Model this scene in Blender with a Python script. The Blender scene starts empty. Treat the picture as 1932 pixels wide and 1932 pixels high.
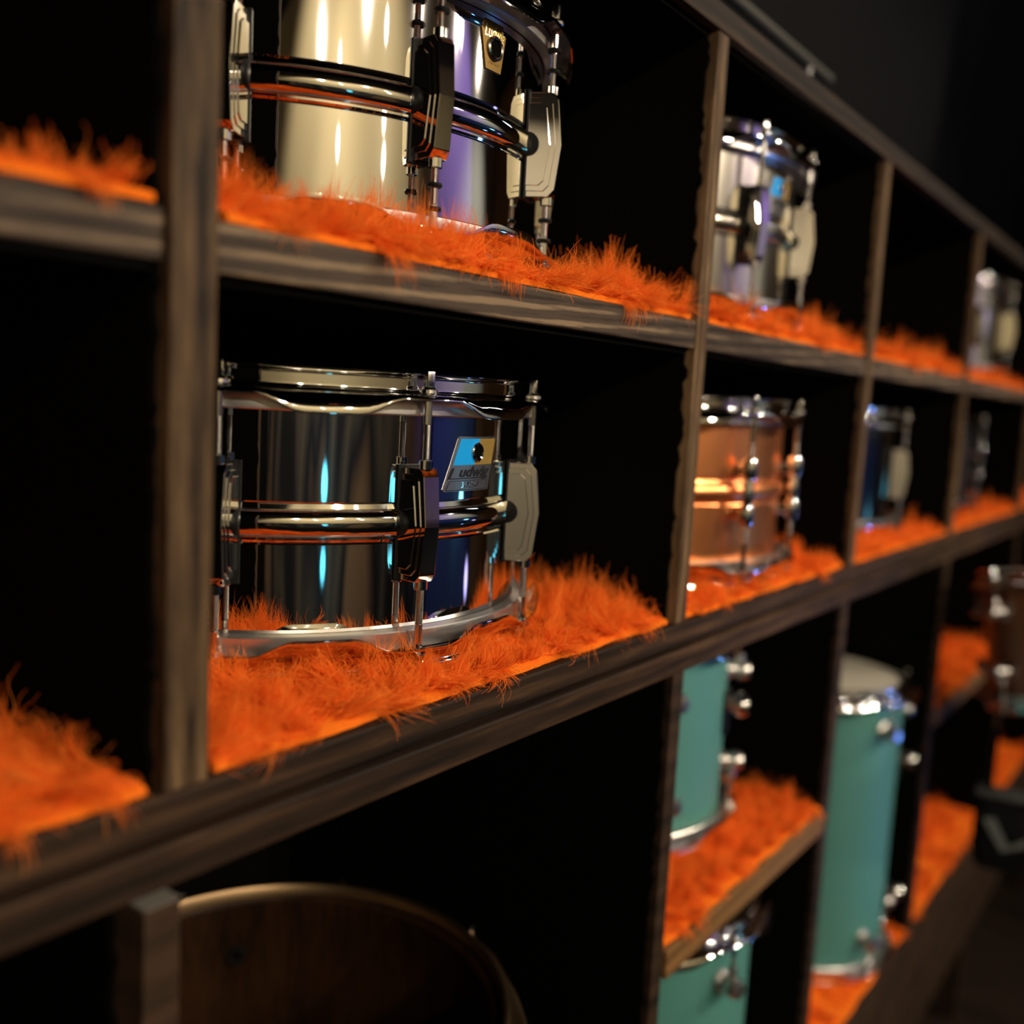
import bpy, bmesh, math, random
import numpy as np
from mathutils import Vector, Matrix

random.seed(7)
PI = math.pi
scene = bpy.context.scene
COL = scene.collection

# ------------------------------------------------------------------ helpers
def lin(r, g, b):
    f = lambda c: (c / 255 / 12.92) if c <= 10 else ((c / 255 + .055) / 1.055) ** 2.4
    return (f(r), f(g), f(b), 1.0)

def new_mat(name):
    m = bpy.data.materials.new(name)
    m.use_nodes = True
    nt = m.node_tree
    b = nt.nodes['Principled BSDF']
    return m, nt, b

def simple(name, col, rough=.5, metal=0., spec=.5, coat=0.):
    m, nt, b = new_mat(name)
    b.inputs['Base Color'].default_value = col
    b.inputs['Roughness'].default_value = rough
    b.inputs['Metallic'].default_value = metal
    b.inputs['Specular IOR Level'].default_value = spec
    b.inputs['Coat Weight'].default_value = coat
    b.inputs['Coat Roughness'].default_value = .08
    return m

def noise_bump(m, scale, strength, dist=.001, stretch=(1, 1, 1), rough_to=None):
    nt = m.node_tree; b = nt.nodes['Principled BSDF']
    tc = nt.nodes.new('ShaderNodeTexCoord'); mp = nt.nodes.new('ShaderNodeMapping')
    mp.inputs['Scale'].default_value = stretch
    n = nt.nodes.new('ShaderNodeTexNoise'); n.inputs['Scale'].default_value = scale; n.inputs['Detail'].default_value = 4
    bp = nt.nodes.new('ShaderNodeBump'); bp.inputs['Strength'].default_value = strength; bp.inputs['Distance'].default_value = dist
    nt.links.new(tc.outputs['Object'], mp.inputs['Vector']); nt.links.new(mp.outputs[0], n.inputs['Vector'])
    nt.links.new(n.outputs['Fac'], bp.inputs['Height']); nt.links.new(bp.outputs[0], b.inputs['Normal'])
    return n

def wood(name, stretch, cols, wave_scale=38, seed=0., dirn='Z', rough=.65, spec=.15, wave=.16, rot=(0, 0, 0)):
    """stained softwood: stretched noise streaks + distorted growth bands"""
    m, nt, b = new_mat(name)
    N = nt.nodes.new; L = nt.links.new
    tc = N('ShaderNodeTexCoord'); mp = N('ShaderNodeMapping')
    mp.inputs['Scale'].default_value = stretch; mp.inputs['Location'].default_value = (seed, seed * .7, seed * 1.3); mp.inputs['Rotation'].default_value = rot
    L(tc.outputs['Object'], mp.inputs['Vector'])
    w = N('ShaderNodeTexWave'); w.wave_type = 'BANDS'; w.bands_direction = dirn
    w.inputs['Scale'].default_value = wave_scale; w.inputs['Distortion'].default_value = 7
    w.inputs['Detail'].default_value = 2.5; w.inputs['Detail Scale'].default_value = .35
    n = N('ShaderNodeTexNoise'); n.inputs['Scale'].default_value = 160; n.inputs['Detail'].default_value = 6; n.inputs['Roughness'].default_value = .65
    n2 = N('ShaderNodeTexNoise'); n2.inputs['Scale'].default_value = 30; n2.inputs['Detail'].default_value = 3
    for t in (w, n, n2): L(mp.outputs[0], t.inputs['Vector'])
    a = N('ShaderNodeMath'); a.operation = 'MULTIPLY_ADD'; a.inputs[1].default_value = wave
    L(w.outputs['Fac'], a.inputs[0])
    s = N('ShaderNodeMath'); s.operation = 'MULTIPLY'; s.inputs[1].default_value = .62; L(n.outputs['Fac'], s.inputs[0])
    L(s.outputs[0], a.inputs[2])
    a2 = N('ShaderNodeMath'); a2.operation = 'MULTIPLY_ADD'; a2.inputs[1].default_value = .78 - wave
    L(n2.outputs['Fac'], a2.inputs[0]); L(a.outputs[0], a2.inputs[2])
    r = N('ShaderNodeValToRGB'); L(a2.outputs[0], r.inputs['Fac'])
    e = r.color_ramp.elements
    e[0].position = .50; e[0].color = cols[0]; e[1].position = .92; e[1].color = cols[-1]
    for k, c in enumerate(cols[1:-1]):
        x = e.new(.50 + .42 * (k + 1) / (len(cols) - 1)); x.color = c
    L(r.outputs[0], b.inputs['Base Color'])
    b.inputs['Roughness'].default_value = rough; b.inputs['Specular IOR Level'].default_value = spec
    bp = N('ShaderNodeBump'); bp.inputs['Strength'].default_value = .25; bp.inputs['Distance'].default_value = .0006
    L(a2.outputs[0], bp.inputs['Height']); L(bp.outputs[0], b.inputs['Normal'])
    return m

def link(name, mesh, mat=None, parent=None, loc=None):
    o = bpy.data.objects.new(name, mesh)
    COL.objects.link(o)
    if mat is not None and len(mesh.materials) == 0: mesh.materials.append(mat)
    if parent is not None: o.parent = parent
    if loc is not None: o.location = loc
    return o

def empty(name, loc, label, cat, group=None):
    o = bpy.data.objects.new(name, None); COL.objects.link(o); o.location = loc
    o.empty_display_size = .05
    tag(o, label, cat, group); return o

def tag(o, label, cat, group=None):
    o['label'] = label; o['category'] = cat
    if group: o['group'] = group

def bm_mesh(bm, name, smooth=False):
    me = bpy.data.meshes.new(name)
    bmesh.ops.recalc_face_normals(bm, faces=bm.faces[:])
    bm.to_mesh(me); bm.free()
    if smooth:
        me.polygons.foreach_set('use_smooth', [True] * len(me.polygons))
    return me

def smooth_angle(me, deg=35):
    me.polygons.foreach_set('use_smooth', [True] * len(me.polygons))
    bm = bmesh.new(); bm.from_mesh(me); lim = math.radians(deg)
    for e in bm.edges:
        if len(e.link_faces) == 2 and e.calc_face_angle(0) > lim: e.smooth = False
    bm.to_mesh(me); bm.free()
    return me

def add_box(bm, x0, x1, y0, y1, z0, z1, bev=0.):
    vs = [bm.verts.new((x, y, z)) for z in (z0, z1) for y in (y0, y1) for x in (x0, x1)]
    fs = [bm.faces.new([vs[i] for i in f]) for f in ((0, 2, 3, 1), (4, 5, 7, 6), (0, 1, 5, 4), (2, 6, 7, 3), (0, 4, 6, 2), (1, 3, 7, 5))]
    if bev:
        es = {e for f in fs for e in f.edges}
        bmesh.ops.bevel(bm, geom=list(es), offset=bev, segments=2, affect='EDGES', profile=.5)

def box_mesh(name, x0, x1, y0, y1, z0, z1, bev=.0015):
    bm = bmesh.new(); add_box(bm, x0, x1, y0, y1, z0, z1, bev)
    return smooth_angle(bm_mesh(bm, name), 20)

def add_cyl(bm, c, axis, r0, r1, h, seg=20, cap=True):
    """cylinder/cone from point c along axis for h"""
    ax = Vector(axis).normalized()
    u = ax.orthogonal().normalized(); v = ax.cross(u)
    c = Vector(c); rings = []
    for r, t in ((r0, 0), (r1, h)):
        rings.append([bm.verts.new(c + ax * t + (u * math.cos(2 * PI * i / seg) + v * math.sin(2 * PI * i / seg)) * r) for i in range(seg)])
    for i in range(seg):
        j = (i + 1) % seg
        bm.faces.new((rings[0][i], rings[0][j], rings[1][j], rings[1][i]))
    if cap:
        bm.faces.new(rings[0][::-1]); bm.faces.new(rings[1])

def add_lathe(bm, prof, seg=48, c=(0, 0, 0), closed=False, rot=None):
    """prof: list of (r,z) revolved about local z (optionally rotated by matrix rot, then moved to c)"""
    rings = []
    for r, z in prof:
        if r < 1e-7:
            p = Vector((0, 0, z)); p = rot @ p if rot else p
            rings.append([bm.verts.new(p + Vector(c))]); continue
        ring = []
        for i in range(seg):
            a = 2 * PI * i / seg
            p = Vector((r * math.cos(a), r * math.sin(a), z)); p = rot @ p if rot else p
            ring.append(bm.verts.new(p + Vector(c)))
        rings.append(ring)
    n = len(rings)
    for k in range(n if closed else n - 1):
        A, B = rings[k], rings[(k + 1) % n]
        for i in range(seg):
            j = (i + 1) % seg
            if len(A) == 1 and len(B) == 1: continue
            if len(A) == 1: bm.faces.new((A[0], B[i], B[j]))
            elif len(B) == 1: bm.faces.new((A[i], A[j], B[0]))
            else: bm.faces.new((A[i], A[j], B[j], B[i]))

def lathe_mesh(name, prof, seg=48, closed=False, ang=40):
    bm = bmesh.new(); add_lathe(bm, prof, seg, closed=closed)
    return smooth_angle(bm_mesh(bm, name), ang)

def add_prism_u(bm, poly, hw, bev=.0006):
    """poly of (r,z) in the x-z plane extruded along y by +-hw, bevelled"""
    a = [bm.verts.new((r, -hw, z)) for r, z in poly]; b = [bm.verts.new((r, hw, z)) for r, z in poly]
    fs = [bm.faces.new(a), bm.faces.new(b[::-1])]
    n = len(poly)
    for i in range(n):
        j = (i + 1) % n
        fs.append(bm.faces.new((a[j], a[i], b[i], b[j])))
    if bev:
        es = {e for f in fs for e in f.edges}
        bmesh.ops.bevel(bm, geom=list(es), offset=bev, segments=2, affect='EDGES', profile=.5)

# ------------------------------------------------------------------ materials
M = {}
M['chrome'] = simple('polished_chrome', (.80, .80, .80, 1), .035, 1.)
M['chrome_dull'] = simple('chrome_plated_rod', (.62, .61, .59, 1), .16, 1.)
M['satin_alu'] = simple('satin_aluminium', (.62, .60, .58, 1), .32, 1.)
M['badge_metal'] = simple('badge_metal', (.46, .46, .49, 1), .27, 1.)
M['bronze'] = simple('dull_bronze', (.30, .20, .11, 1), .36, 1.)
M['steel'] = simple('satin_steel', (.72, .68, .60, 1), .17, 1.)
M['black_nickel'] = simple('black_nickel', (.24, .24, .26, 1), .10, 1.)
M['copper'] = simple('brushed_copper', lin(244, 156, 98), .31, 1.)
noise_bump(M['copper'], 60, .15, .0005, (1, 1, 12))
M['brass'] = simple('brass', lin(98, 78, 42), .5, 1.)
M['rubber'] = simple('black_rubber', (.003, .003, .003, 1), .5, spec=.2)
M['felt'] = simple('black_felt', (.0030, .0029, .0028, 1), 1., spec=0.)
noise_bump(M['felt'], 900, .5, .001)
M['black_cloth'] = simple('black_drape_cloth', (.0045, .0045, .005, 1), .9, spec=.1)
M['black_plastic'] = simple('black_plastic', (.008, .008, .009, 1), .35)
M['head'] = simple('coated_drumhead', lin(190, 185, 170), .6)
M['clearhead'] = simple('film_drumhead', lin(200, 195, 180), .5)
M['teal'] = simple('teal_lacquer', lin(63, 117, 110), .6, coat=.0)
M['brown_lacquer'] = simple('brown_lacquer', lin(112, 70, 44), .4, coat=.2)
M['blue_ink'] = simple('blue_enamel', lin(10, 140, 215), .3)
M['olive_ink'] = simple('olive_enamel', lin(122, 100, 50), .3)
M['black_ink'] = simple('black_ink', (.004, .004, .006, 1), .35)
M['grey_print'] = simple('grey_print', lin(90, 96, 96), .6)
M['grey_wood_end'] = simple('grey_wood_end', lin(88, 85, 80), .7)
M['wall_plaster'] = simple('warm_plaster', lin(214, 196, 160), .9, spec=.1)
noise_bump(M['wall_plaster'], 40, .2, .003)
M['wall_dark'] = simple('charcoal_paint', (.012, .012, .014, 1), .8, spec=.1)
noise_bump(M['wall_dark'], 60, .2, .002)
M['floor'] = wood('dark_floor_boards', (6, .5, 1), [lin(20, 16, 13), lin(44, 34, 27)], 12, rough=.5)
M['wall_brown'] = simple('brown_plaster', lin(120, 84, 50), .9, spec=.1)
M['navy_panel'] = simple('navy_panel', lin(52, 64, 96), .8)
def patchy(name, cols, sx, sz, seed):
    m, nt, b = new_mat(name); N = nt.nodes.new; L = nt.links.new
    tc = N('ShaderNodeTexCoord'); mp = N('ShaderNodeMapping'); mp.inputs['Scale'].default_value = (sx, 1, sz); mp.inputs['Location'].default_value = (seed, 0, seed)
    n = N('ShaderNodeTexNoise'); n.inputs['Scale'].default_value = 1.; n.inputs['Detail'].default_value = 1.5
    r = N('ShaderNodeValToRGB'); e = r.color_ramp.elements
    e[0].position = .32; e[0].color = cols[0]; e[1].position = .68; e[1].color = cols[-1]
    for k, c in enumerate(cols[1:-1]):
        x = e.new(.32 + .36 * (k + 1) / (len(cols) - 1)); x.color = c
    L(tc.outputs['Object'], mp.inputs['Vector']); L(mp.outputs[0], n.inputs['Vector']); L(n.outputs['Fac'], r.inputs['Fac']); L(r.outputs[0], b.inputs['Base Color'])
    b.inputs['Roughness'].default_value = .9
    return m
M['grey_panel'] = patchy('reflection_patches', [lin(10, 10, 12), lin(28, 28, 36), lin(96, 88, 80), lin(20, 26, 40), lin(150, 120, 96)], 1.25, .5, 3.3)  # invented patches, only there to vary what the chrome shells reflect

WC = [lin(22, 16, 11), lin(62, 47, 32), lin(84, 66, 46), lin(122, 98, 70)]
WG = [lin(34, 27, 22), lin(64, 53, 44), lin(58, 49, 42), lin(116, 98, 78)]
WD = [lin(16, 11, 7), lin(40, 27, 18), lin(74, 54, 36)]
M['wood_v'] = wood('stained_pine_upright', (1, 1, .13), WC, 26, 1.7, 'X', wave=.12)
M['wood_h'] = wood('stained_pine_board', (.09, 1, 1), WG, 36, .4, 'Z', rot=(0, .5, 0), wave=.34)
M['wood_rail'] = wood('stained_pine_rail', (.07, 1, 1), WD, 22, 3.1, 'Z')
M['wood_top_dim'] = wood('dimmed_pine_top', (.07, 1, 1), [lin(12, 9, 7), lin(30, 22, 16), lin(56, 42, 30)], 22, 6.3, 'Z')  # rail pine in darker tones; the weak light up there is in the colour
M['wood_light'] = wood('light_pine_edge', (.07, 1, 1), [lin(80, 56, 32), lin(122, 90, 54)], 22, 5., 'Z')
M['wood_in'] = wood('shaded_brown_ply', (1, 1, .2), [lin(20, 11, 5), lin(46, 27, 13)], 12, 2., 'Z', rough=.4)  # brown ply darkened, the shade of the low cell is in the colour
M['wood_base'] = wood('dark_base_board', (.1, 1, 1), [lin(28, 20, 14), lin(58, 42, 30)], 14, 9., 'Z')

def fur_material():
    m = bpy.data.materials.new('orange_faux_fur'); m.use_nodes = True
    nt = m.node_tree; nt.nodes.clear(); N = nt.nodes.new; L = nt.links.new
    hi = N('ShaderNodeHairInfo'); r = N('ShaderNodeValToRGB')
    e = r.color_ramp.elements
    e[0].color = (.90, .165, .020, 1); e[1].color = (.97, .33, .055, 1)
    x = e.new(.6); x.color = (.95, .235, .032, 1)
    L(hi.outputs['Random'], r.inputs['Fac'])
    d = N('ShaderNodeBsdfDiffuse'); t = N('ShaderNodeBsdfTranslucent'); mx = N('ShaderNodeMixShader'); mx.inputs[0].default_value = .42
    L(r.outputs[0], d.inputs[0]); L(r.outputs[0], t.inputs[0]); L(d.outputs[0], mx.inputs[1]); L(t.outputs[0], mx.inputs[2])
    o = N('ShaderNodeOutputMaterial'); L(mx.outputs[0], o.inputs[0])
    return m
M['fur'] = fur_material()
M['fur_back'] = simple('orange_fur_backing', (.82, .17, .012, 1), .9, spec=.05)
noise_bump(M['fur_back'], 700, .6, .002)

# ------------------------------------------------------------------ room shell
def structure(name, me, mat):
    o = link(name, me, mat); o['kind'] = 'structure'; return o
FZ, CZ = -1.32, 1.75
structure('floor', box_mesh('floor', -5.2, 5.4, -2.7, 1.0, FZ - .05, FZ, 0), M['floor'])
structure('ceiling', box_mesh('ceiling', -5.2, 5.4, -2.7, 1.0, CZ, CZ + .05, 0), M['wall_dark'])
structure('wall_back', box_mesh('wall_back', -5.2, 5.4, .92, 1.0, FZ, CZ, 0), M['wall_dark'])
structure('wall_left', box_mesh('wall_left', -5.2, -5.12, -2.7, 1.0, FZ, CZ, 0), M['wall_plaster'])
structure('wall_right', box_mesh('wall_right', 5.32, 5.4, -2.7, 1.0, FZ, CZ, 0), M['wall_brown'])
structure('wall_front', box_mesh('wall_front', -5.2, 5.4, -2.7, -2.62, FZ, CZ, 0), M['wall_plaster'])
structure('trim_1', box_mesh('trim_1', -5.1, 5.3, -2.615, -2.58, FZ, -.06, .004), M['wall_dark'])
structure('added_navy_panel', box_mesh('added_navy_panel', 2.2, 5.2, -2.575, -2.56, FZ, -.10, .004), M['navy_panel'])  # unseen panel added to put navy into the drum reflections
structure('added_patchy_panel', box_mesh('added_patchy_panel', -2.6, 1.9, -2.575, -2.56, FZ, -.08, .004), M['grey_panel'])  # unseen panel added so the lower chrome drum mirrors mottled tones

# ------------------------------------------------------------------ shelving
Y0, YB = .35, .80
POST = [(-.245, -.2225), (.243, .2655), (.7135, .732), (1.149, 1.168), (1.639, 1.658), (2.231, 2.25), (2.781, 2.80)]
XL, XR = -.75, 3.2
Z_MID, Z_MIDB, Z_UP, Z_TOP = -.1750, -.1945, .0658, .281
upper = empty('shelving_unit', (0, Y0, Z_MIDB), 'upper dark-stained pine cubby shelving with two rows of black lined cells for snare drums', 'shelving')
lower = empty('shelving_unit', (0, Y0, FZ), 'lower dark-stained pine shelving with tall cells under the snare drum cubbies', 'shelving')

def part(root, name, me, mat):
    o = link(name, me, mat, root); o.location = -root.location; return o
def sub(par, name, me, mat):
    return link(name, me, mat, par)

def divider(root, x0, x1, z0, z1, yf=Y0, felt=True, mat='wood_v'):
    d = part(root, 'divider', box_mesh('divider', x0, x1, yf, YB, z0, z1, .0012), M[mat])
    if felt:
        for a, b in ((x0 - .003, x0 - .0002), (x1 + .0002, x1 + .003)):
            sub(d, 'felt_lining', fuzz_panel(a, b, Y0 + .009, YB, z0, z1), M['felt'])
    return d

def fuzz_panel(x0, x1, y0, y1, z0, z1):
    """felt sheet whose front edge is ragged"""
    bm = bmesh.new(); rnd = random.Random(int((x0 + 9) * 9137) + int((z0 + 3) * 771))
    n = 90; L = []
    for i in range(n + 1):
        z = z0 + (z1 - z0) * i / n
        yy = y0 - (rnd.random() ** 3) * .004
        L.append([bm.verts.new((x0, yy, z)), bm.verts.new((x1, yy, z)), bm.verts.new((x1, y1, z)), bm.verts.new((x0, y1, z))])
    for i in range(n):
        a, b = L[i], L[i + 1]
        for k in range(4):
            j = (k + 1) % 4
            bm.faces.new((a[k], a[j], b[j], b[k]))
    bm.faces.new(L[0][::-1]); bm.faces.new(L[-1])
    return bm_mesh(bm, 'felt_lining')

# upper unit
part(upper, 'base_board', box_mesh('base_board', XL, XR, Y0 - .001, YB, Z_MIDB + .0006, Z_MID, .0022), M['wood_rail'])
part(upper, 'top_board', box_mesh('top_board', XL, XR, Y0 - .001, YB, Z_TOP, Z_TOP + .020, .002), M['wood_top_dim'])
bp = part(upper, 'back_panel', box_mesh('back_panel', XL, XR, YB + .001, YB + .012, Z_MIDB, Z_TOP + .020, 0), M['felt'])
for x0, x1 in POST:
    divider(upper, x0, x1, Z_MID, Z_TOP)
BT = .0215
for k in range(len(POST) - 1):
    a, b = POST[k][1] + .0002, POST[k + 1][0] - .0002
    zt = Z_UP + (.0015 if k == 0 else 0)
    s = part(upper, 'shelf_board', box_mesh('shelf_board', a, b, Y0 + (.004 if k == 0 else .001), YB, zt - BT, zt, .0018), M['wood_h'])
    sub(s, 'felt_lining', box_mesh('felt_lining', a + .004, b - .004, Y0 + .008, YB, zt - BT - .004, zt - BT - .0003, 0), M['felt'])
    f = box_mesh('felt_lining', a + .004, b - .004, Y0 + .008, YB, Z_TOP - .004, Z_TOP - .0003, 0)
    part(upper, 'felt_lining', f, M['felt'])

# lower unit
ZB = -.835
part(lower, 'top_board', box_mesh('top_board', XL, XR, Y0 - .006, YB, Z_MIDB - .0200, Z_MIDB, .0022), M['wood_rail'])
part(lower, 'base_board', box_mesh('base_board', XL, XR, Y0, YB, ZB - .02, ZB, .002), M['wood_base'])
part(lower, 'fascia_board', box_mesh('fascia_board', XL, XR, Y0 - .001, Y0 + .018, ZB - .235, ZB - .0205, .002), M['wood_base'])
part(lower, 'back_panel', box_mesh('back_panel', XL, XR, YB + .001, YB + .012, FZ, Z_MIDB - .0005, 0), M['felt'])
LP = [(.2265, .2440), (.722, .741), (1.146, 1.168), (1.650, 1.672), (2.268, 2.29), (2.82, 2.84)]
for i, (x0, x1) in enumerate(LP):
    d = divider(lower, x0, x1, ZB, Z_MIDB - .0225 if i == 0 else Z_MIDB - .0203, Y0 - .012 if i == 0 else Y0 + .002, mat='wood_base')  # dark wood also stands in for light falloff at the leftmost post
    if i == 0:
        sub(d, 'end_grain', box_mesh('end_grain', x0 + .0004, x1 - .0004, Y0 - .0118, Y0 + .03, Z_MIDB - .0225, Z_MIDB - .0219, 0), M['grey_wood_end'])
for x in (.24, 1.16, 2.29, 3.1):
    part(lower, 'leg', box_mesh('leg', x - .012, x + .012, Y0 + .02, Y0 + .06, FZ, ZB - .0205, .001), M['wood_base'])
ZS = -.4675
for a, b in ((LP[1][1] + .0032, LP[2][0] - .0032), (LP[3][1] + .0032, LP[4][0] - .0032)):
    s = part(lower, 'shelf_board', box_mesh('shelf_board', a, b, Y0 - .001, YB, ZS - .027, ZS, .0022), M['wood_light'])
    sub(s, 'felt_lining', box_mesh('felt_lining', a + .004, b - .004, Y0 + .02, YB, ZS - .031, ZS - .0273, 0), M['felt'])

# ------------------------------------------------------------------ fur mats
def fur_curves(name, x0, x1, y0, y1, z, n_tuft, per, L0, L1, rad, seed, holes=(), npts=8, up=1.0):
    rng = np.random.default_rng(seed)
    X = rng.uniform(x0, x1, n_tuft * 3); Y = rng.uniform(y0, y1, n_tuft * 3)
    keep = np.ones(len(X), bool)
    for cx, cy, r in holes: keep &= (X - cx) ** 2 + (Y - cy) ** 2 > r * r
    X, Y = X[keep][:n_tuft], Y[keep][:n_tuft]; n = len(X)
    ph = rng.uniform(0, 6.28, 6)
    f = lambda a, b, p: np.sin(X * a + p) * np.cos(Y * b + p * 1.7)
    field = 2.4 * f(23, 19, ph[0]) + 1.8 * f(47, 41, ph[1]) + 1.2 * f(89, 83, ph[2])
    phi = field + rng.normal(0, .7, n)
    hump = .5 + .5 * (.6 * f(31, 29, ph[3]) + .4 * f(73, 61, ph[4]))
    back = np.clip((Y - y0) / (y1 - y0) * 1.5, 0, 1)
    lean = np.clip(rng.normal(1.28, .26, n) - (.22 + .28 * back) * hump * up, .1, 1.5)
    Ln = rng.uniform(L0, L1, n) * (.65 + .6 * hump)
    sid = np.minimum(X - x0, x1 - X) < .02
    inward = np.where(X - x0 < x1 - X, 0., PI)
    phi = np.where(sid, inward + rng.normal(0, .9, n), phi)
    fr = Y - y0 < .028
    phi = np.where(fr & ~sid, -PI / 2 + rng.normal(0, 1.0, n), phi)
    Ln = np.where(fr, Ln * .72, Ln)
    for cx, cy, r in holes:
        dd = np.hypot(X - cx, Y - cy) - r
        nr = np.clip(1 - dd / .045, 0, 1) * np.clip((cy + .02 - Y) / .08, 0, 1)
        Ln = Ln * (1 - .45 * nr * (up < 1.1)); lean = np.minimum(lean + .25 * nr * (up < 1.1), 1.5)
    dl = rng.normal(.32, .5, n); dp = rng.normal(0, 2.1, n)
    conv = rng.uniform(.15, 1.0, n)
    rep = lambda a: np.repeat(a, per)
    S = n * per
    ox, oy = rng.normal(0, .0042, S), rng.normal(0, .0042, S)
    rx = np.clip(rep(X) + ox, x0 + .0005, x1 - .0005); ry = np.clip(rep(Y) + oy, y0, y1)
    ox, oy = rx - rep(X), ry - rep(Y)
    ph_s = rep(phi) + rng.normal(0, .16, S); le_s = rep(lean) + rng.normal(0, .10, S)
    ln_s = rep(Ln) * rng.uniform(.55, 1.1, S)
    dl_s = rep(dl) + rng.normal(0, .16, S); dp_s = rep(dp) + rng.normal(0, .30, S)
    stray = rng.random(S) < .07
    ph_s = np.where(stray, ph_s + rng.normal(0, .9, S), ph_s); le_s = np.where(stray, le_s * rng.uniform(.3, 1., S), le_s)
    dp_s = np.where(stray, rng.normal(0, 2.5, S), dp_s)
    cv = np.where(stray, 0, rep(conv))
    t = np.linspace(0, 1, npts)
    P = np.zeros((S, npts, 3), np.float32)
    P[:, 0, 0], P[:, 0, 1], P[:, 0, 2] = rx, ry, z
    zmin = z + .0008
    for k in range(1, npts):
        tm = (t[k] + t[k - 1]) / 2
        a = ph_s + dp_s * tm * tm * 1.4; l = le_s + dl_s * tm * 1.6
        st = ln_s / (npts - 1)
        P[:, k, 0] = P[:, k - 1, 0] + st * np.sin(l) * np.cos(a) - ox * cv * (t[k] - t[k - 1])
        P[:, k, 1] = P[:, k - 1, 1] + st * np.sin(l) * np.sin(a) - oy * cv * (t[k] - t[k - 1])
        P[:, k, 2] = P[:, k - 1, 2] + st * np.cos(l)
        low = (P[:, k, 2] < zmin) & (P[:, k, 1] > y0 - .003)
        P[low, k, 2] = zmin + rng.uniform(0, .001, low.sum())
    P[:, :, 0] = np.clip(P[:, :, 0], x0 - .002, x1 + .002)
    for cx, cy, r in holes:       # do not poke through the drum standing here
        dx, dy = P[:, :, 0] - cx, P[:, :, 1] - cy
        d = np.hypot(dx, dy) + 1e-9; rr = r - .004
        ins = (d < rr); sc = np.where(ins, rr / d, 1.)
        P[:, :, 0] = cx + dx * sc; P[:, :, 1] = cy + dy * sc
    hc = bpy.data.hair_curves.new(name)
    hc.add_curves([npts] * S)
    hc.attributes['position'].data.foreach_set('vector', P.ravel())
    ra = hc.attributes.get('radius') or hc.attributes.new('radius', 'FLOAT', 'POINT')
    R = np.repeat(rad * rng.uniform(.6, 1.25, S)[:, None], npts, 1) * (1 - .75 * t[None, :] ** 1.5)
    ra.data.foreach_set('value', R.astype(np.float32).ravel())
    hc.materials.append(M['fur'])
    return hc

def fur_mat(label, x0, x1, zb, n_tuft, per, L0, L1, rad, seed, holes=(), y0=Y0 + .004, group=None, up=1.0, y1=YB - .01):
    th = .005
    # wavy-edged felt backing
    bm = bmesh.new(); n = 60; rnd = random.Random(seed)
    g = []
    for i in range(n + 1):
        x = x0 + .003 + (x1 - x0 - .006) * i / n
        yf = y0 + .0012 * math.sin(i * .55 + seed) + rnd.uniform(-.0005, .0005)
        g.append([bm.verts.new(v) for v in ((x, yf, zb + .0006), (x, yf - .0004, zb + th * .7), (x, yf + .003, zb + th), (x, y1, zb + th), (x, y1, zb + .0006))])
    for i in range(n):
        for k in range(5):
            j = (k + 1) % 5
            bm.faces.new((g[i][k], g[i][j], g[i + 1][j], g[i + 1][k]))
    bm.faces.new(g[0]); bm.faces.new(g[-1][::-1])
    cx, cy = (x0 + x1) / 2, (y0 + y1) / 2
    me = smooth_angle(bm_mesh(bm, 'fur_mat'), 60)
    me.transform(Matrix.Translation((-cx, -cy, -zb)))
    o = link('fur_mat', me, M['fur_back'], None, (cx, cy, zb)); tag(o, label, 'mat', group)
    c = fur_curves('pile', x0 + .004, x1 - .004, y0 + .004, y1, zb + th - .0005, n_tuft, per, L0, L1, rad, seed, holes, up=up)
    p = bpy.data.objects.new('pile', c); COL.objects.link(p); p.parent = o; p.location = (-cx, -cy, -zb)
    p['kind'] = 'stuff'
    return o

C_LOW, C_UP, C_COP, C_STE = (.4907, .5736), (.5075, .5815), (.941, .552), (.941, .562)
C_C4, C_C5U, C_C5M = (1.43, .572), (2.018, .560), (1.95, .575)
HR = .176     # fur stays out of the drum footprint
def cell(k): return POST[k][1] + .003, POST[k + 1][0] - .003
GM, GU, GL = 'orange fur mats in the middle row of cells', 'orange fur mats in the top row of cells', 'orange fur mats in the lower shelving'
fur_mat('orange fur mat in the empty cell left of the lower chrome snare', *cell(0), Z_MID, 1900, 40, .030, .046, .00026, 11, group=GM)
fur_mat('orange fur mat under the chrome snare with the blue and olive badge', *cell(1), Z_MID, 1500, 46, .030, .048, .00022, 12, [(*C_LOW, HR)], group=GM)
fur_mat('orange fur mat under the copper snare drum', *cell(2), Z_MID, 900, 30, .024, .038, .00036, 13, [(*C_COP, HR)], group=GM)
fur_mat('orange fur mat under the dark chrome snare right of the copper one', *cell(3), Z_MID, 800, 22, .024, .038, .00045, 14, [(*C_C4, HR)], group=GM)
fur_mat('orange fur mat under the black snare in the middle row', *cell(4), Z_MID, 800, 22, .024, .038, .0005, 15, [(*C_C5M, HR)], group=GM)
fur_mat('orange fur mat in the farthest middle row cell at the picture edge', *cell(5), Z_MID, 600, 10, .024, .038, .0005, 25, group=GM)
fur_mat('orange fur mat in the empty top row cell at far left', *cell(0), Z_UP + .0015, 1600, 36, .022, .034, .00026, 16, group=GU, up=.8)
fur_mat('orange fur mat under the snare with the gold keystone badge', *cell(1), Z_UP, 1400, 46, .032, .050, .00023, 17, [(*C_UP, HR)], group=GU, up=1.4)
fur_mat('orange fur mat under the satin steel snare in the top row', *cell(2), Z_UP, 900, 30, .030, .046, .00036, 18, [(*C_STE, HR)], group=GU, up=1.4)
fur_mat('orange fur mat heaped in the empty top row cell', *cell(3), Z_UP, 1000, 22, .034, .052, .00045, 19, group=GU, up=1.4)
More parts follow.
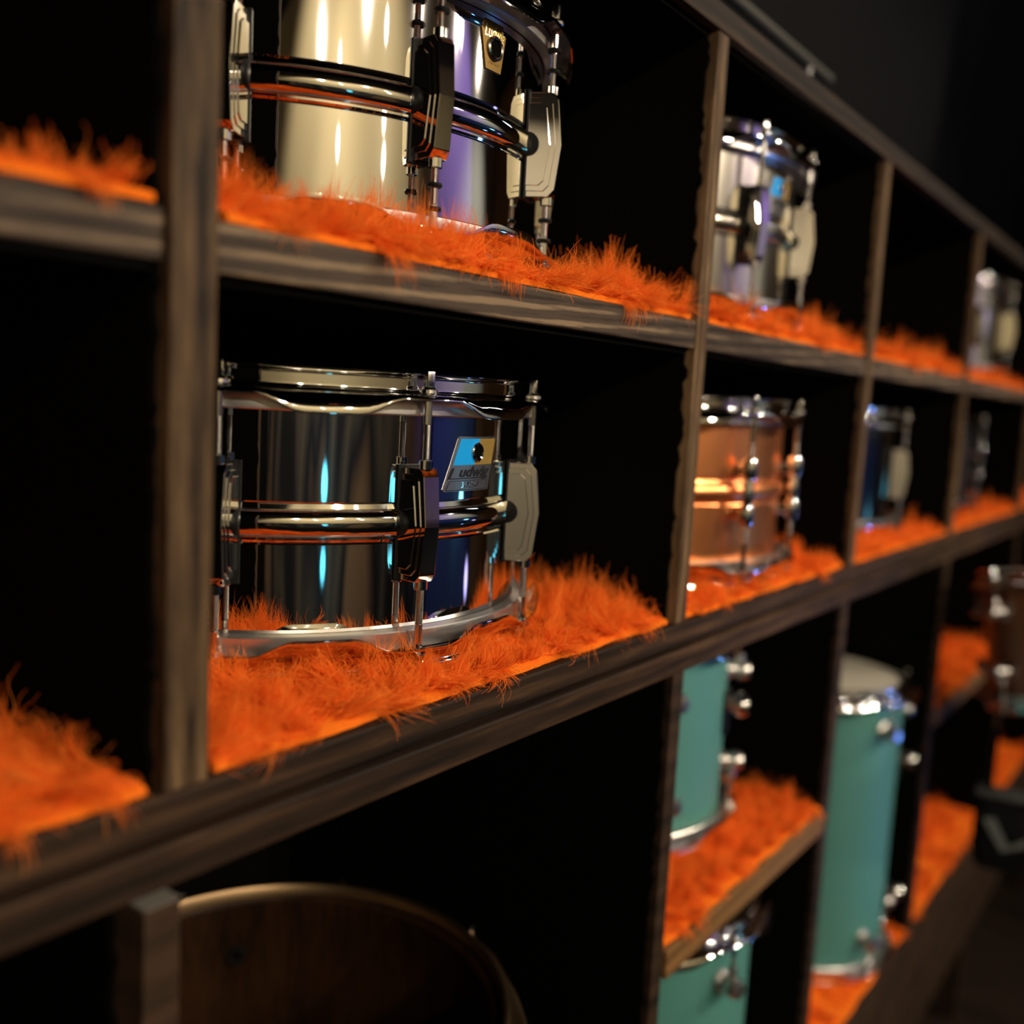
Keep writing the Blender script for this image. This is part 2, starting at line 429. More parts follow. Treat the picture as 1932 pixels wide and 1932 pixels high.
fur_mat('orange fur mat under the farthest silver snare in the top row', *cell(4), Z_UP, 800, 22, .026, .040, .0005, 20, [(*C_C5U, HR)], group=GU, up=1.2)
lc = lambda k: (LP[k][1] + .0035, LP[k + 1][0] - .0035)
C_TA, C_TB, C_TT = (.955, .570), (.960, .520), (1.497, .492)
fur_mat('orange fur mat under the small teal tom on the light pine shelf', *lc(1), ZS, 1300, 30, .026, .040, .00032, 21, [(*C_TA, .14)], group=GL)
fur_mat('orange fur mat on the base board below the lower teal tom', *lc(1), ZB, 600, 12, .026, .040, .0004, 22, [(*C_TB, .15)], group=GL)
fur_mat('orange fur mat on the base board under the tall teal floor tom', *lc(2), ZB, 900, 12, .026, .040, .0004, 23, [(*C_TT, .12)], group=GL)
fur_mat('orange fur mat on the far light shelf beside the brown tom', *lc(3), ZS, 800, 22, .026, .040, .0005, 24, group=GL)
fur_mat('orange fur mat on the base board right of the tall teal floor tom', *lc(3), ZB, 900, 22, .026, .040, .0005, 26, group=GL)
fur_mat('orange fur mat on the base board behind the black stick bag', *lc(4), ZB, 700, 12, .026, .040, .0005, 27, group=GL)

# ------------------------------------------------------------------ drums
CACHE = {}
def cached(key, fn):
    if key not in CACHE: CACHE[key] = fn()
    return CACHE[key]

def hoop_mesh(R, n_lug, seg_per=24, k=1.0):
    """triple-flanged hoop, rim at z=0, skirt hanging to -z, ears at the lugs (one at angle 0)"""
    bm = bmesh.new(); seg = n_lug * seg_per; rings = []
    for i in range(seg):
        a = 2 * PI * i / seg
        step = 360 / n_lug
        d = abs(((math.degrees(a) + step / 2) % step) - step / 2)
        q = min(max((d - step * .15) / (step * .22), 0), 1); s = q * q * (3 - 2 * q)
        o = R - .1778
        pr = [(.1790, -.0135), (.1793, -.0012), (.1806, .0), (.1836, -.0002), (.1847, -.0012), (.1845, -.0024), (.1830, -.0036),
              (.1828, -.0044), (.1828, -.0050), (.1828, -.0102), (.1828, -.0108), (.1830, -.0116), (.1838, -.0128), (.1880, -.0134),
              (.1940 - .0015 * s, -.0137 - .0012 * s), (.1966 - .0008 * s, -.0141 - .0035 * s), (.1983 - .0002 * s, -.0152 - .0062 * s), (.1988, -.0162 - .0090 * s), (.1987, -.0170 - .0096 * s),
              (.1980, -.0172 - .0096 * s), (.1976 - .0004 * s, -.0166 - .0070 * s), (.1962 - .0010 * s, -.0157 - .0044 * s), (.1925 - .0012 * s, -.0151 - .0014 * s), (.1860, -.0146), (.1815, -.0140)]
        ring = [bm.verts.new(((r + o) * math.cos(a), (r + o) * math.sin(a), z * k)) for r, z in pr]
        rings.append(ring)
    n = len(rings[0])
    for i in range(seg):
        A, B = rings[i], rings[(i + 1) % seg]
        for j in range(n):
            l = (j + 1) % n
            bm.faces.new((A[j], A[l], B[l], B[j]))
    return smooth_angle(bm_mesh(bm, 'hoop'), 55)

def rod_mesh(zlug, ztop, drop):
    """tension rod on the z axis: key head up at ztop, washer on the flange, threads down to zlug"""
    bm = bmesh.new()
    zf = ztop - drop
    pr = [(0, ztop)]
    add_box(bm, -.0026, .0026, -.0026, .0026, zf + .003, ztop + .0002, .0008)
    add_lathe(bm, [(0, zf + .0046), (.0036, zf + .0044), (.0044, zf + .0032), (.0056, zf + .0026), (.0058, zf + .0008), (.0052, zf), (0, zf)], 20)
    zt = zf - .030 if zf - zlug > .04 else zf - (zf - zlug) * .45
    prof = [(0, zf), (.0026, zf), (.0026, zt), ]
    z = zt
    while z > zlug + .001:
        prof += [(.0020, z - .0002), (.0025, z - .0005)]; z -= .0008
    prof += [(.0021, z), (.0021, zlug), (0, zlug)]
    add_lathe(bm, prof, 12)
    return smooth_angle(bm_mesh(bm, 'tension_rod'), 25)

def lug_poly(d, rb=.1794):
    return [(rb, .0340 - d), (.1945 - d * .9, .0340 - d), (.1985 - d, .0295 - d * .8), (.2018 - d, 0), (.1985 - d, -.0295 + d * .8), (.1945 - d * .9, -.0340 + d), (rb, -.0340 + d)]

def imperial_lug(R):
    bm = bmesh.new()
    add_prism_u(bm, lug_poly(0), .0080, .0004)
    add_prism_u(bm, lug_poly(.0036), .0089, .0003)
    add_prism_u(bm, lug_poly(.0072), .0098, .0003)
    for v in bm.verts: v.co.y *= 1 - .36 * (v.co.x - .1794) / .0224      # draft of the casting
    for s in (1, -1):
        add_cyl(bm, (.192, 0, s * .0335), (0, 0, s), .0042, .0042, .0052, 18)
    me = bm_mesh(bm, 'lug'); me.transform(Matrix.Translation((R - .1778, 0, 0)))
    return smooth_angle(me, 4)

def lug_gasket(R, bead):
    bm = bmesh.new()
    add_prism_u(bm, [(.1782, .0352), (.1797, .0352), (.1797, -.0352), (.1782, -.0352)], .0104, 0)
    if bead:
        add_cyl(bm, (.1796, -.0106, 0), (0, 1, 0), .0078, .0078, .0212, 24)
    me = bm_mesh(bm, 'gasket'); me.transform(Matrix.Translation((R - .1778, 0, 0)))
    return smooth_angle(me, 35)

def tube_lug(R):
    bm = bmesh.new(); o = R - .1778
    for s in (1, -1):
        add_cyl(bm, (.178 + o, 0, s * .020), (1, 0, 0), .0075, .0055, .012, 20)
        add_lathe(bm, [(0, .011), (.0062, .011), (.0074, .008), (.0074, -.004), (.0060, -.008), (0, -.008)], 20, c=(.192 + o, 0, s * .022))
    add_lathe(bm, [(.0045, -.02), (.0050, -.006), (.0064, 0), (.0050, .006), (.0045, .02)], 20, c=(.192 + o, 0, 0))
    return smooth_angle(bm_mesh(bm, 'lug'), 35)

def bullet_lug(R):
    """small round single-ended lug: domed post with a swivel barrel"""
    bm = bmesh.new()
    rot = Matrix.Rotation(PI / 2, 3, 'Y')
    add_lathe(bm, [(.0130, 0), (.0130, .003), (.0085, .006), (.0078, .011), (.0105, .014), (.0112, .020), (.0085, .0255), (0, .027)], 28, c=(R, 0, 0), rot=rot)
    add_lathe(bm, [(0, .012), (.0046, .012), (.0052, .009), (.0052, -.006), (0, -.008)], 18, c=(R + .0142, 0, .008))
    return smooth_angle(bm_mesh(bm, 'lug'), 40)

def shell_mesh(R, z0, z1, bead):
    prof = [(R, z0)]
    zc = (z0 + z1) / 2
    if bead:
        prof += [(R, zc - .0135), (R, zc - .0125), (R - .0006, zc - .0112), (R + .0002, zc - .0098)]
        for i in range(13):
            t = -PI / 2 + PI * i / 12
            prof.append((R + .0002 + .0052 * math.cos(t), zc + .0085 * math.sin(t)))
        prof += [(R - .0006, zc + .0112), (R, zc + .0125), (R, zc + .0135)]
    prof += [(R, z1), (R - .0012, z1), (R - .0012, z0)]
    return lathe_mesh('shell', prof, 160, closed=True, ang=22)

def text_mesh(s, size, arc, zc, R, h=.0003, shear=0., width=None, bold=0.):
    cu = bpy.data.curves.new('lettering', 'FONT'); cu.body = s; cu.size = size; cu.shear = shear
    cu.extrude = h / 2; cu.align_x = 'CENTER'; cu.align_y = 'CENTER'; cu.resolution_u = 3; cu.offset = bold
    o = bpy.data.objects.new('lettering', cu); COL.objects.link(o)
    dg = bpy.context.evaluated_depsgraph_get()
    me = bpy.data.meshes.new_from_object(o.evaluated_get(dg))
    bpy.data.objects.remove(o); bpy.data.curves.remove(cu)
    xs = [v.co.x for v in me.vertices]
    k = width / (max(xs) - min(xs)) if width else 1.
    return wrap(me, arc, zc, R, k)

def wrap(me, arc, zc, R, k=1.):
    """bend a flat x/y mesh (z = height) round the cylinder R, x -> arc"""
    for v in me.vertices:
        a = (arc + v.co.x * k) / R; r = R + v.co.z + .00015
        v.co = (r * math.cos(a), r * math.sin(a), zc + v.co.y)
    return me

def flat_plate(poly, h, sub_n=14, holes=None, name='badge'):
    """extruded polygon, cut into vertical strips so it can be bent"""
    bm = bmesh.new()
    f = bm.faces.new([bm.verts.new((x, y, 0)) for x, y in poly])
    x0 = min(p[0] for p in poly); x1 = max(p[0] for p in poly)
    for i in range(1, sub_n):
        x = x0 + (x1 - x0) * i / sub_n
        bmesh.ops.bisect_plane(bm, geom=bm.verts[:] + bm.edges[:] + bm.faces[:], plane_co=(x, 0, 0), plane_no=(1, 0, 0))
    r = bmesh.ops.extrude_face_region(bm, geom=bm.faces[:])
    for v in [g for g in r['geom'] if isinstance(g, bmesh.types.BMVert)]: v.co.z += h
    return bm_mesh(bm, name)

def ring_mesh(name, r0, r1, h, arc, zc, R):
    """grommet ring lying on the shell"""
    bm = bmesh.new(); add_lathe(bm, [(r0, .0001), (r0, h * .7), ((r0 + r1) / 2, h), (r1, h * .6), (r1, 0.0)], 32)
    me = bm_mesh(bm, name)
    return smooth_angle(wrap(me, arc, zc, R), 40)

def bo_badge(par, R, zc):
    """blue and olive bevelled badge with script, serial plate and grommet (arc in metres, 0 at the grommet)"""
    mm = .001
    P = lambda L: [(x * mm, y * mm) for x, y in L]
    base = flat_plate(P([(-17.5, 9.8), (23.0, 9.8), (14.6, -24.6), (-31.0, -24.6), (-31.6, -23.2), (-18.8, 8.8)]), .0006)
    b = link('badge', wrap(base, 0, zc, R), M['badge_metal'], par)
    for nm, poly, mt in (('blue_field', [(-17.2, 8.6), (2.6, 8.6), (1.2, 4.5), (-2.0, 0), (-1.0, -4.0), (-3.4, -8.0), (-23.6, -8.0)], 'blue_ink'),
                         ('olive_field', [(2.6, 8.6), (22.0, 8.6), (17.9, -8.0), (-3.4, -8.0), (-1.0, -4.0), (-2.0, 0), (1.2, 4.5)], 'olive_ink')):
        me = flat_plate(P(poly), .0008); link(nm, wrap(me, 0, zc, R), M[mt], b)
    link('lettering', text_mesh('udwig', .0090, -.0030, zc - .0126, R + .0007, .0002, .35, .0330, .00032), M['black_ink'], b)
    # the long-legged initial whose foot underlines the word, and the serial plate's outline
    bm = bmesh.new()
    def strip(pts):
        f = bm.faces.new([bm.verts.new((x * mm, y * mm, 0)) for x, y in pts])
    strip([(-24.6, -9.8), (-22.2, -9.8), (-25.9, -16.8), (-28.6, -16.8)])
    n = 12
    for i in range(n):
        a, c = -28.6 + 42.6 * i / n, -28.6 + 42.6 * (i + 1) / n
        strip([(a, -16.8), (a + .15, -16.2), (c + .15, -16.2), (c, -16.8)])
    for i in range(n):
        a, c = -26.3 + 40.2 * i / n, -26.3 + 40.2 * (i + 1) / n
        strip([(a, -18.2), (a, -17.9), (c, -17.9), (c, -18.2)])
    for i in range(n):
        a, c = -29.6 + 41.8 * i / n, -29.6 + 41.8 * (i + 1) / n
        strip([(a, -24.0), (a, -23.6), (c, -23.6), (c, -24.0)])
    strip([(-26.5, -18.1), (-25.9, -18.1), (-29.1, -23.8), (-29.7, -23.8)])
    strip([(13.4, -18.1), (13.9, -18.1), (12.3, -23.8), (11.8, -23.8)])
    me = bm_mesh(bm, 'initial_and_lines'); link('initial_and_lines', wrap(me, 0, zc, R + .0007), M['black_ink'], b)
    link('serial_number', text_mesh('3172517', .0052, -.0065, zc - .0209, R + .0006, .0004, .15, .0185), M['chrome'], b)
    link('grommet', ring_mesh('grommet', .0044, .0064, .0016, 0, zc, R + .0006), M['chrome'], b)
    link('vent_hole', wrap(disc(.0044), 0, zc, R + .0011), M['felt'], b)
    return b

def disc(r, n=24):
    bm = bmesh.new(); bm.faces.new([bm.verts.new((r * math.cos(2 * PI * i / n), r * math.sin(2 * PI * i / n), 0)) for i in range(n)])
    return bm_mesh(bm, 'vent_hole')

def keystone_badge(par, R, zc):
    mm = .001
    P = [(-13.2, 10.2), (-10.4, 9.0), (-10.0, 15.6), (8.4, 15.6), (8.8, 9.0), (11.6, 10.2), (7.4, -13.2), (-7.8, -13.2)]
    b = link('badge', wrap(flat_plate([(x * mm, y * mm) for x, y in P], .0009), 0, zc, R), M['brass'], par)
    link('lettering', text_mesh('Ludwig', .0105, -.0008, zc + .0088, R + .0009, .0005, .25, .0205), simple('pale_brass', lin(232, 204, 134), .25, 1.), b)
    for k, s in enumerate(('', '')): pass
    link('small_lettering', text_mesh('CHICAGO', .0026, -.0003, zc - .0090, R + .0009, .0003, 0, .0105), M['brass'], b)
    link('grommet', ring_mesh('grommet', .0052, .0074, .0022, 0, zc, R + .0008), M['chrome_dull'], b)
    link('vent_hole', wrap(disc(.0052), 0, zc, R + .0014), M['felt'], b)
    return b


def build_drum(name, label, cat, c, z0, H, R, n_lug, a0, shell_mat, lug='imperial', bead=False, badge=None, hoop='chrome', group=None,
               locks=False, head='head', open_top=False, inner=None):
    root = empty(name, (c[0], c[1], z0), label, cat, group)
    zc = H / 2; drop = .0134; a0 = math.radians(a0); off = R - .1778
    def mk(nm, key, fn, mat, par=root, rz=0., loc=(0, 0, 0)):
        me = cached((nm, key, mat), fn)
        o = link(nm, me, M[mat], par); o.rotation_euler = (0, 0, rz); o.location = loc
        return o
    sh = mk('shell', (R, H, bead, open_top), lambda: shell_mesh(R, .010, H - .010, bead), shell_mat)
    if inner:
        mk('inner_ply', (R, H), lambda: lathe_mesh('inner_ply', [(R - .0016, .012), (R - .0016, H - .0102), (R - .0052, H - .0095), (R - .0075, H - .012), (R - .0075, .012)], 96, closed=True), inner)
    th = mk('hoop', (R, n_lug), lambda: hoop_mesh(R, n_lug), hoop, rz=a0, loc=(0, 0, H))
    bh = link('hoop', th.data, None, root); bh.rotation_euler = (PI, 0, -a0 + 0)
    bh.rotation_euler = (PI, 0, a0)
    if not open_top:
        mk('drumhead', R, lambda: lathe_mesh('drumhead', [(0, 0), (R - .006, 0), (R - .001, -.001), (R + .0005, -.004), (R + .0005, -.007)], 96), head, loc=(0, 0, H - .0085))
    bd = link('drumhead', cached(('drumheadb', R), lambda: lathe_mesh('drumhead', [(0, 0), (R - .006, 0), (R - .001, .001), (R + .0005, .004), (R + .0005, .007)], 96)), M['clearhead'], root)
    bd.location = (0, 0, .0085)
    fh = cached(('flesh', R), lambda: lathe_mesh('flesh_hoop', [(R + .0008, -.0152), (R + .0086, -.0152), (R + .0090, -.0160), (R + .0090, -.0254), (R + .0084, -.0262), (R + .0008, -.0262)], 120, closed=True, ang=30))
    for z_, rx in ((H, 0.), (0., PI)):
        o_ = link('flesh_hoop', fh, M['satin_alu'], root); o_.location = (0, 0, z_); o_.rotation_euler = (rx, 0, 0)
    rr = .192 + off
    for i in range(n_lug):
        a = a0 + 2 * PI * i / n_lug
        ca, sa = math.cos(a), math.sin(a)
        if lug == 'imperial':
            l = mk('lug', R, lambda: imperial_lug(R), hoop, rz=a, loc=(0, 0, zc))
            mk('gasket', (R, bead), lambda: lug_gasket(R, bead), 'rubber', par=l)
            ends = (zc + .0385, zc - .0385)
        elif lug == 'tube':
            mk('lug', ('t', R), lambda: tube_lug(R), hoop, rz=a, loc=(0, 0, zc)); ends = (zc + .033, zc - .033)
        else:
            zl = .055
            mk('lug', ('b', R), lambda: bullet_lug(R), 'satin_alu', rz=a, loc=(0, 0, H - zl - .008))
            l2 = link('lug', cached(('lug', ('b', R), 'satin_alu'), None), None, root); l2.rotation_euler = (PI, 0, 0); l2.location = (0, 0, zl + .008)
            l2.rotation_euler = (PI, 0, a)
            ends = (H - zl + .008, zl - .008)
        Ln = H - ends[0]
        r1 = mk('tension_rod', (round(Ln, 4),), lambda: rod_mesh(-Ln, 0, drop), 'chrome_dull', rz=a, loc=(rr * ca, rr * sa, H + .0002))
        r2 = link('tension_rod', r1.data, None, root); r2.rotation_euler = (PI, 0, a); r2.location = (rr * ca, rr * sa, -.0002)
        if locks:
            for r in (r1, r2):
                for zz in (-Ln + .010, -Ln + .0235):
                    mk('retaining_ring', (round(zz, 4),), lambda: lathe_mesh('retaining_ring', [(.0022, zz - .0012), (.0044, zz - .0012), (.0049, zz), (.0044, zz + .0012), (.0022, zz + .0012)], 20, closed=True), 'rubber', par=r)
    if badge:
        ab = a0 + 2 * PI / n_lug * badge[1]
        bdg = badge[0](root, R, badge[2]); bdg.rotation_euler = (0, 0, ab)
    return root

ZL, ZU = -.1700, .0778
HS = .1815
GS = 'snare drums on the cubby shelves'
build_drum('snare_drum', 'polished chrome snare drum with blue and olive badge, on orange fur in the middle row', 'snare drum', C_LOW, ZL, HS, .1778, 10, -140.08,
           'chrome', bead=True, badge=(bo_badge, 1.5, HS / 2 + .0423), group=GS)
build_drum('snare_drum', 'chrome snare drum with gold keystone badge, on fur directly above the blue badged one', 'snare drum', C_UP, ZU, HS, .1778, 10, -142.70,
           'chrome', bead=True, badge=(keystone_badge, 1.48, HS / 2 + .0455), group=GS, locks=True)
build_drum('snare_drum', 'copper snare drum with chrome tube lugs in the middle row', 'snare drum', C_COP, ZL, HS, .1778, 10, -143.5,
           'copper', lug='tube', bead=True, group=GS)
build_drum('snare_drum', 'satin steel snare drum with a small blue badge in the top row', 'snare drum', C_STE, ZU, HS, .1778, 10, -144.5,
           'steel', bead=True, badge=(bo_badge, 1.5, HS / 2 + .0423), group=GS)
build_drum('snare_drum', 'dark chrome snare drum with bright lugs, right of the copper snare', 'snare drum', C_C4, ZL, HS, .1778, 8, -128,
           'black_nickel', lug='imperial', bead=False, group=GS)
build_drum('snare_drum', 'silver snare drum far along the top row at the picture edge', 'snare drum', C_C5U, ZU, HS, .1778, 8, -120,
           'steel', lug='imperial', bead=False, group=GS)
build_drum('snare_drum', 'black snare drum far along the middle row, nearly lost in shadow', 'snare drum', C_C5M, ZL, HS, .1778, 8, -125,
           'black_plastic', lug='tube', bead=False, hoop='black_nickel', group=GS)
build_drum('tom_drum', 'small teal tom drum with chrome lugs on the light pine shelf', 'tom drum', C_TA, ZS + .006, .232, .152, 6, -118,
           'teal', lug='bullet')
build_drum('tom_drum', 'teal tom drum on the base board below the light pine shelf', 'tom drum', C_TB, ZB + .006, .305, .152, 6, -104,
           'teal', lug='bullet')
build_drum('floor_tom', 'tall narrow teal floor tom with pale head and chrome fittings', 'floor tom', C_TT, ZB + .006, .442, .130, 6, -112,
           'teal', lug='bullet')
build_drum('floor_tom', 'dark brown floor tom without top head, under the lower chrome snare cell', 'floor tom', (.479, .548), ZB + .001, .369, .1745, 8, -150,
           'wood_in', lug='bullet', hoop='bronze', open_top=True, inner='wood_in')

def bracket_part(root, R, ang, z):
    bm = bmesh.new(); rot = Matrix.Rotation(PI / 2, 3, 'Y')
    add_box(bm, R - .0004, R + .005, -.013, .013, z - .028, z + .022, .003)
    b = link('bracket', smooth_angle(bm_mesh(bm, 'bracket'), 25), M['black_plastic'], root); b.rotation_euler = (0, 0, math.radians(ang))
    bm = bmesh.new(); add_lathe(bm, [(.008, 0), (.008, .006), (.0125, .008), (.0135, .016), (.010, .022), (0, .0235)], 24, c=(R + .004, 0, z + .006), rot=rot)
    link('knob', smooth_angle(bm_mesh(bm, 'knob'), 40), M['chrome_dull'], b)
for o in list(COL.objects):
    if o.parent is None and o.get('label', '').startswith('tall narrow teal'):
        for z in (.31, .10): bracket_part(o, .130, -72, z)
    if o.parent is None and o.get('label', '').startswith('small teal tom'): bracket_part(o, .152, -72, .135)
    if o.parent is None and o.get('label', '').startswith('dark brown floor tom'):
        bm = bmesh.new(); rot = Matrix.Rotation(-PI / 2, 3, 'Y')
        add_lathe(bm, [(.0035, .001), (.0045, .003), (.0085, .0028), (.009, 0)], 24, c=(.1745 - .0075, 0, .309), rot=rot)
        g = link('vent_grommet', smooth_angle(bm_mesh(bm, 'vent_grommet'), 40), M['rubber'], o); g.rotation_euler = (0, 0, math.radians(60.8))
        bm = bmesh.new(); add_lathe(bm, [(0, .0012), (.0032, .0012)], 20, c=(.1745 - .0075, 0, .309), rot=rot)
        h = link('vent_tube', bm_mesh(bm, 'vent_tube'), M['chrome_dull'], g)

# ------------------------------------------------------------------ far drum kit pieces, pipe, drape
ft = build_drum('tom_drum', 'brown wooden tom drum with a chrome rim at the right picture edge', 'tom drum', (1.715, .150), -.425, .215, .127, 6, -40, 'brown_lacquer', lug='bullet')
ft.rotation_euler = Matrix.Rotation(math.radians(13), 3, Vector((0, 0, 1)).cross(Vector((.50, .86, 0)))).to_euler()
st = empty('tom_stand', (1.76, .12, FZ), 'black tripod stand holding the brown wooden tom', 'stand')
bm = bmesh.new(); add_lathe(bm, [(0, .12), (.012, .12), (.012, .55), (.0095, .552), (.0095, .872), (.03, .876), (.03, .884), (0, .884)], 20)
link('pole', smooth_angle(bm_mesh(bm, 'pole'), 35), M['black_plastic'], st)
for k in range(3):
    a = 2 * PI * k / 3 + .4
    bm = bmesh.new(); p0 = Vector((.012 * math.cos(a), .012 * math.sin(a), .34)); p1 = Vector((.26 * math.cos(a), .26 * math.sin(a), .008))
    add_cyl(bm, p0, p1 - p0, .0075, .0075, (p1 - p0).length, 12); add_lathe(bm, [(0, -.008), (.013, -.008), (.012, .014), (0, .016)], 14, c=p1)
    link('leg', smooth_angle(bm_mesh(bm, 'leg'), 40), M['black_plastic'], st)
bm = bmesh.new(); add_lathe(bm, [(.0125, .53), (.02, .535), (.02, .565), (.0125, .57)], 20)
add_cyl(bm, (.018, 0, .55), (1, -.4, 0), .004, .004, .03, 10); add_box(bm, .04, .052, -.035, .005, .543, .557, .004)
link('wing_clamp', smooth_angle(bm_mesh(bm, 'wing_clamp'), 35), M['chrome_dull'], st)

# stick bag: soft pouch with a grey V printed on its face, hung by two straps from the tom
bagC = Vector((1.645, .225, -.622)); toc = Vector((-bagC.x, -bagC.y, 0)).normalized()
rz = math.atan2(toc.x, -toc.y)           # local -y looks towards the room and the viewer
bag = empty('stick_bag', bagC, 'black drumstick bag with a grey V emblem hanging below the brown tom', 'bag')
bag.rotation_euler = (0, 0, rz)
bm = bmesh.new()
nU, nV = 18, 14; ringz = []
for j in range(nV + 1):
    v = j / nV; zz = -.060 + .120 * v
    wv = .047 * (1 - .10 * (2 * v - 1) ** 4) * (1 if 0 < j < nV else .90); dv = .024 * (.55 + .45 * math.sin(PI * min(max(v, .04), .96)))
    ringz.append([bm.verts.new((wv * (abs(math.cos(t)) ** .45) * (1 if math.cos(t) > 0 else -1), dv * (abs(math.sin(t)) ** .7) * (1 if math.sin(t) > 0 else -1), zz)) for t in [2 * PI * i / (2 * nU) for i in range(2 * nU)]])
for j in range(nV):
    for i in range(2 * nU):
        k = (i + 1) % (2 * nU); bm.faces.new((ringz[j][i], ringz[j][k], ringz[j + 1][k], ringz[j + 1][i]))
bm.faces.new(ringz[0][::-1]); bm.faces.new(ringz[-1])
link('pouch', smooth_angle(bm_mesh(bm, 'pouch'), 50), M['black_cloth'], bag)
bm = bmesh.new()
for pts in (((-.034, .022), (-.018, .026), (.004, -.014), (-.004, -.024)), ((-.004, -.024), (.004, -.014), (.036, .010), (.040, -.004))):
    f = bm.faces.new([bm.verts.new((x, -.0252, z)) for x, z in pts])
    r = bmesh.ops.extrude_face_region(bm, geom=[f])
    for v in [g for g in r['geom'] if isinstance(g, bmesh.types.BMVert)]: v.co.y += .0012
link('emblem', bm_mesh(bm, 'emblem'), M['grey_print'], bag)
bm = bmesh.new(); add_box(bm, -.049, .049, -.0225, .0225, .054, .062, .003)
link('binding', bm_mesh(bm, 'binding'), simple('dark_grey_binding', lin(46, 47, 47), .7), bag)
for sx in (-.03, .03):
    bm = bmesh.new(); add_box(bm, sx - .005, sx + .005, -.002, .002, .055, .160, .001)
    link('strap', bm_mesh(bm, 'strap'), M['black_cloth'], bag)

# pipe along the top of the shelving
pr = empty('pipe', (.25, .45, Z_TOP + .020), 'dark metal pipe running along the top of the upper shelving', 'pipe')
bm = bmesh.new(); add_cyl(bm, (-.95, 0, .098), (1, 0, 0), .006, .006, 1.92, 18)
link('tube', smooth_angle(bm_mesh(bm, 'tube'), 40), simple('dull_dark_metal', lin(60, 58, 50), .5, .4), pr)
for x in (-.8, .2, .9):
    bm = bmesh.new(); add_cyl(bm, (x, 0, .0), (0, 0, 1), .005, .005, .092, 12); add_cyl(bm, (x, 0, 0), (0, 0, 1), .018, .018, .003, 16)
    link('bracket', smooth_angle(bm_mesh(bm, 'bracket'), 40), M['black_plastic'], pr)

# black drape behind and above the shelving, in slanting swags
bm = bmesh.new(); NX, NZ = 220, 50; g = []
for i in range(NX + 1):
    x = -1.2 + 6.0 * i / NX; row = []
    for j in range(NZ + 1):
        v = j / NZ; z = Z_TOP + .03 + 1.40 * v
        q = x * 5.2 + 2.2 * math.sin(x * 1.3) - z * 2.6
        y = .845 + .045 * math.sin(q) + .022 * math.sin(q * 2.3 + 1.2 + z * 3) - .02 * math.sin(v * PI) + .015 * math.sin(z * 7 + x * 2)
        row.append(bm.verts.new((x, y, z)))
    g.append(row)
for i in range(NX):
    for j in range(NZ): bm.faces.new((g[i][j], g[i + 1][j], g[i + 1][j + 1], g[i][j + 1]))
me = bm_mesh(bm, 'drape', True); dr = link('drape', me, M['black_cloth'])
sm = dr.modifiers.new('thickness', 'SOLIDIFY'); sm.thickness = .003
tag(dr, 'black cloth drape with soft folds behind and above the shelving', 'drape')

# ------------------------------------------------------------------ camera
CAM_R = None
def camera():
    yaw, pitch, roll = (math.radians(a) for a in (35.98949, -6.64106, 3.12653))
    f = Vector((math.cos(yaw) * math.cos(pitch), math.sin(yaw) * math.cos(pitch), math.sin(pitch)))
    r = Vector((math.sin(yaw), -math.cos(yaw), 0)); u = r.cross(f)
    c, s = math.cos(roll), math.sin(roll)
    r2, u2 = r * c + u * s, -r * s + u * c
    m = Matrix((r2, u2, -f)).transposed().to_4x4()
    cd = bpy.data.cameras.new('camera'); o = bpy.data.objects.new('camera', cd); COL.objects.link(o)
    o.matrix_world = m
    cd.sensor_width = 36; cd.lens = 1874.68 / 1932 * 36; cd.clip_start = .01; cd.clip_end = 50
    cd.dof.use_dof = True; cd.dof.focus_distance = .615; cd.dof.aperture_fstop = cd.lens / 13.0
    scene.camera = o
camera()

# ------------------------------------------------------------------ lights
def spot(name, loc, target, power, col, size=.06, angle=70, blend=.6):
    l = bpy.data.lights.new(name, 'SPOT'); l.energy = power; l.color = col; l.shadow_soft_size = size
    l.spot_size = math.radians(angle); l.spot_blend = blend
    o = bpy.data.objects.new(name, l); COL.objects.link(o); o.location = loc
    o.rotation_euler = (Vector(target) - Vector(loc)).to_track_quat('-Z', 'Y').to_euler()
    return o
def area(name, loc, target, power, col, sx, sy):
    l = bpy.data.lights.new(name, 'AREA'); l.shape = 'RECTANGLE'; l.size = sx; l.size_y = sy; l.energy = power; l.color = col
    o = bpy.data.objects.new(name, l); COL.objects.link(o); o.location = loc
    o.rotation_euler = (Vector(target) - Vector(loc)).to_track_quat('-Z', 'Y').to_euler()
    return o
def bulb(name, loc, power, col, size):
    l = bpy.data.lights.new(name, 'POINT'); l.energy = power; l.color = col; l.shadow_soft_size = size
    o = bpy.data.objects.new(name, l); COL.objects.link(o); o.location = loc
    return o
WARM = (1., .84, .64)
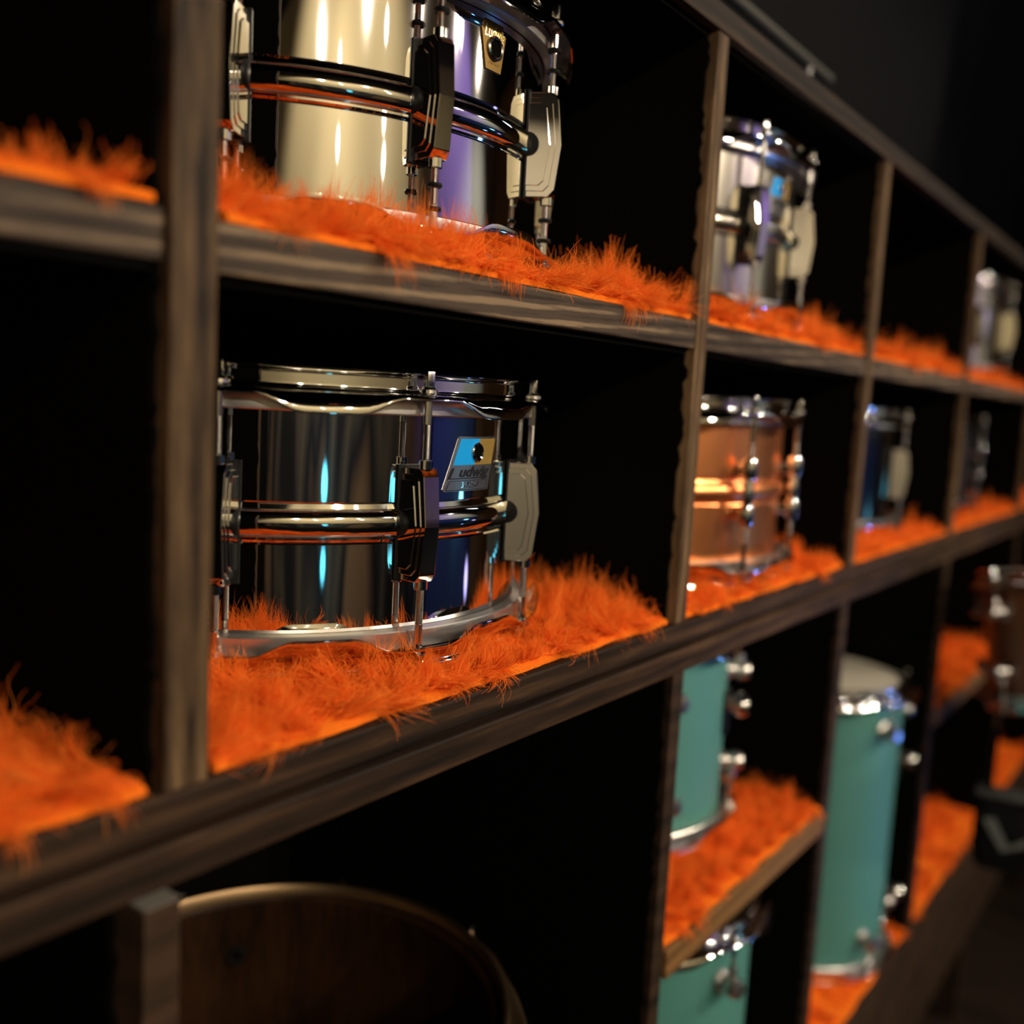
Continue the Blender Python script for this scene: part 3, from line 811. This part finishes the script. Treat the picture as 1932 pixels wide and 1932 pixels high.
for i, (x, z, pw) in enumerate(((-1.25, 1.2, 26), (-.2, 1.22, 30), (.9, 1.18, 30), (2.0, 1.3, 34), (3.0, 1.35, 30))):
    spot('track_spot', (x, -2.2, z), (x * .45 + .55, .4, -.1 if i > 1 else .06), pw * (4.4 if i > 1 else 3.8), WARM, .05, 75 if i > 1 else 60)
spot('wall_wash', (-1.55, -1.30, 1.70), (-1.6, -2.62, .62), 95, (1., .88, .64), .05, 96, .6)
spot('wall_wash', (-.30, -1.30, 1.70), (-.30, -2.62, .62), 95, (1., .88, .64), .05, 92, .5)
spot('violet_wall_wash', (2.5, -1.35, 1.7), (2.5, -2.62, .75), 105, (.27, .20, 1.), .05, 66, .5)
spot('left_wall_wash', (-3.1, -1.5, 1.6), (-5.12, -1.7, -.15), 150, (1., .93, .86), .05, 120, .7)
spot('navy_wash', (3.6, -1.3, 1.6), (3.6, -2.6, -.2), 85, (.72, .82, 1.), .05, 96, .7)
bulb('cyan_lamp', (-.62, -2.3, -.34), .6, (.12, .75, 1.), .07)
bulb('cyan_lamp', (-.60, -2.3, -.62), .32, (.12, .75, 1.), .06)
bulb('lilac_lamp', (4.4, -2.2, -1.0), .9, (.5, .45, 1.), .10)
bulb('cyan_lamp', (3.7, -2.3, -.55), 1.6, (.25, .8, 1.), .11)
for x, z in ((-.85, 1.12), (-.83, .84), (.2, 1.16), (.22, .88), (.24, .74), (2.25, 1.34)):
    bulb('hanging_bulb', (x, -2.35, z), .55, (1., .93, .8), .045)
spot('blue_floor_light', (2.6, -1.2, -1.1), (1.5, .38, -.24), 24, (.12, .3, 1.), .06, 34)
area('drape_glow', (3.2, -.5, 1.65), (3.6, .9, 1.1), 5.0, (.9, .92, 1.), .6, .3)

w = bpy.data.worlds.new('world'); scene.world = w; w.use_nodes = True
w.node_tree.nodes['Background'].inputs[0].default_value = (.02, .018, .016, 1)
w.node_tree.nodes['Background'].inputs[1].default_value = .3

scene.view_settings.view_transform = 'Standard'; scene.view_settings.look = 'None'
scene.view_settings.exposure = 0; scene.view_settings.gamma = 1; scene.view_settings.use_curve_mapping = False
scene.cycles.use_denoising = True
scene.cycles.adaptive_threshold = .05
scene.cycles.max_bounces = 7; scene.cycles.diffuse_bounces = 3; scene.cycles.glossy_bounces = 6; scene.cycles.transmission_bounces = 4
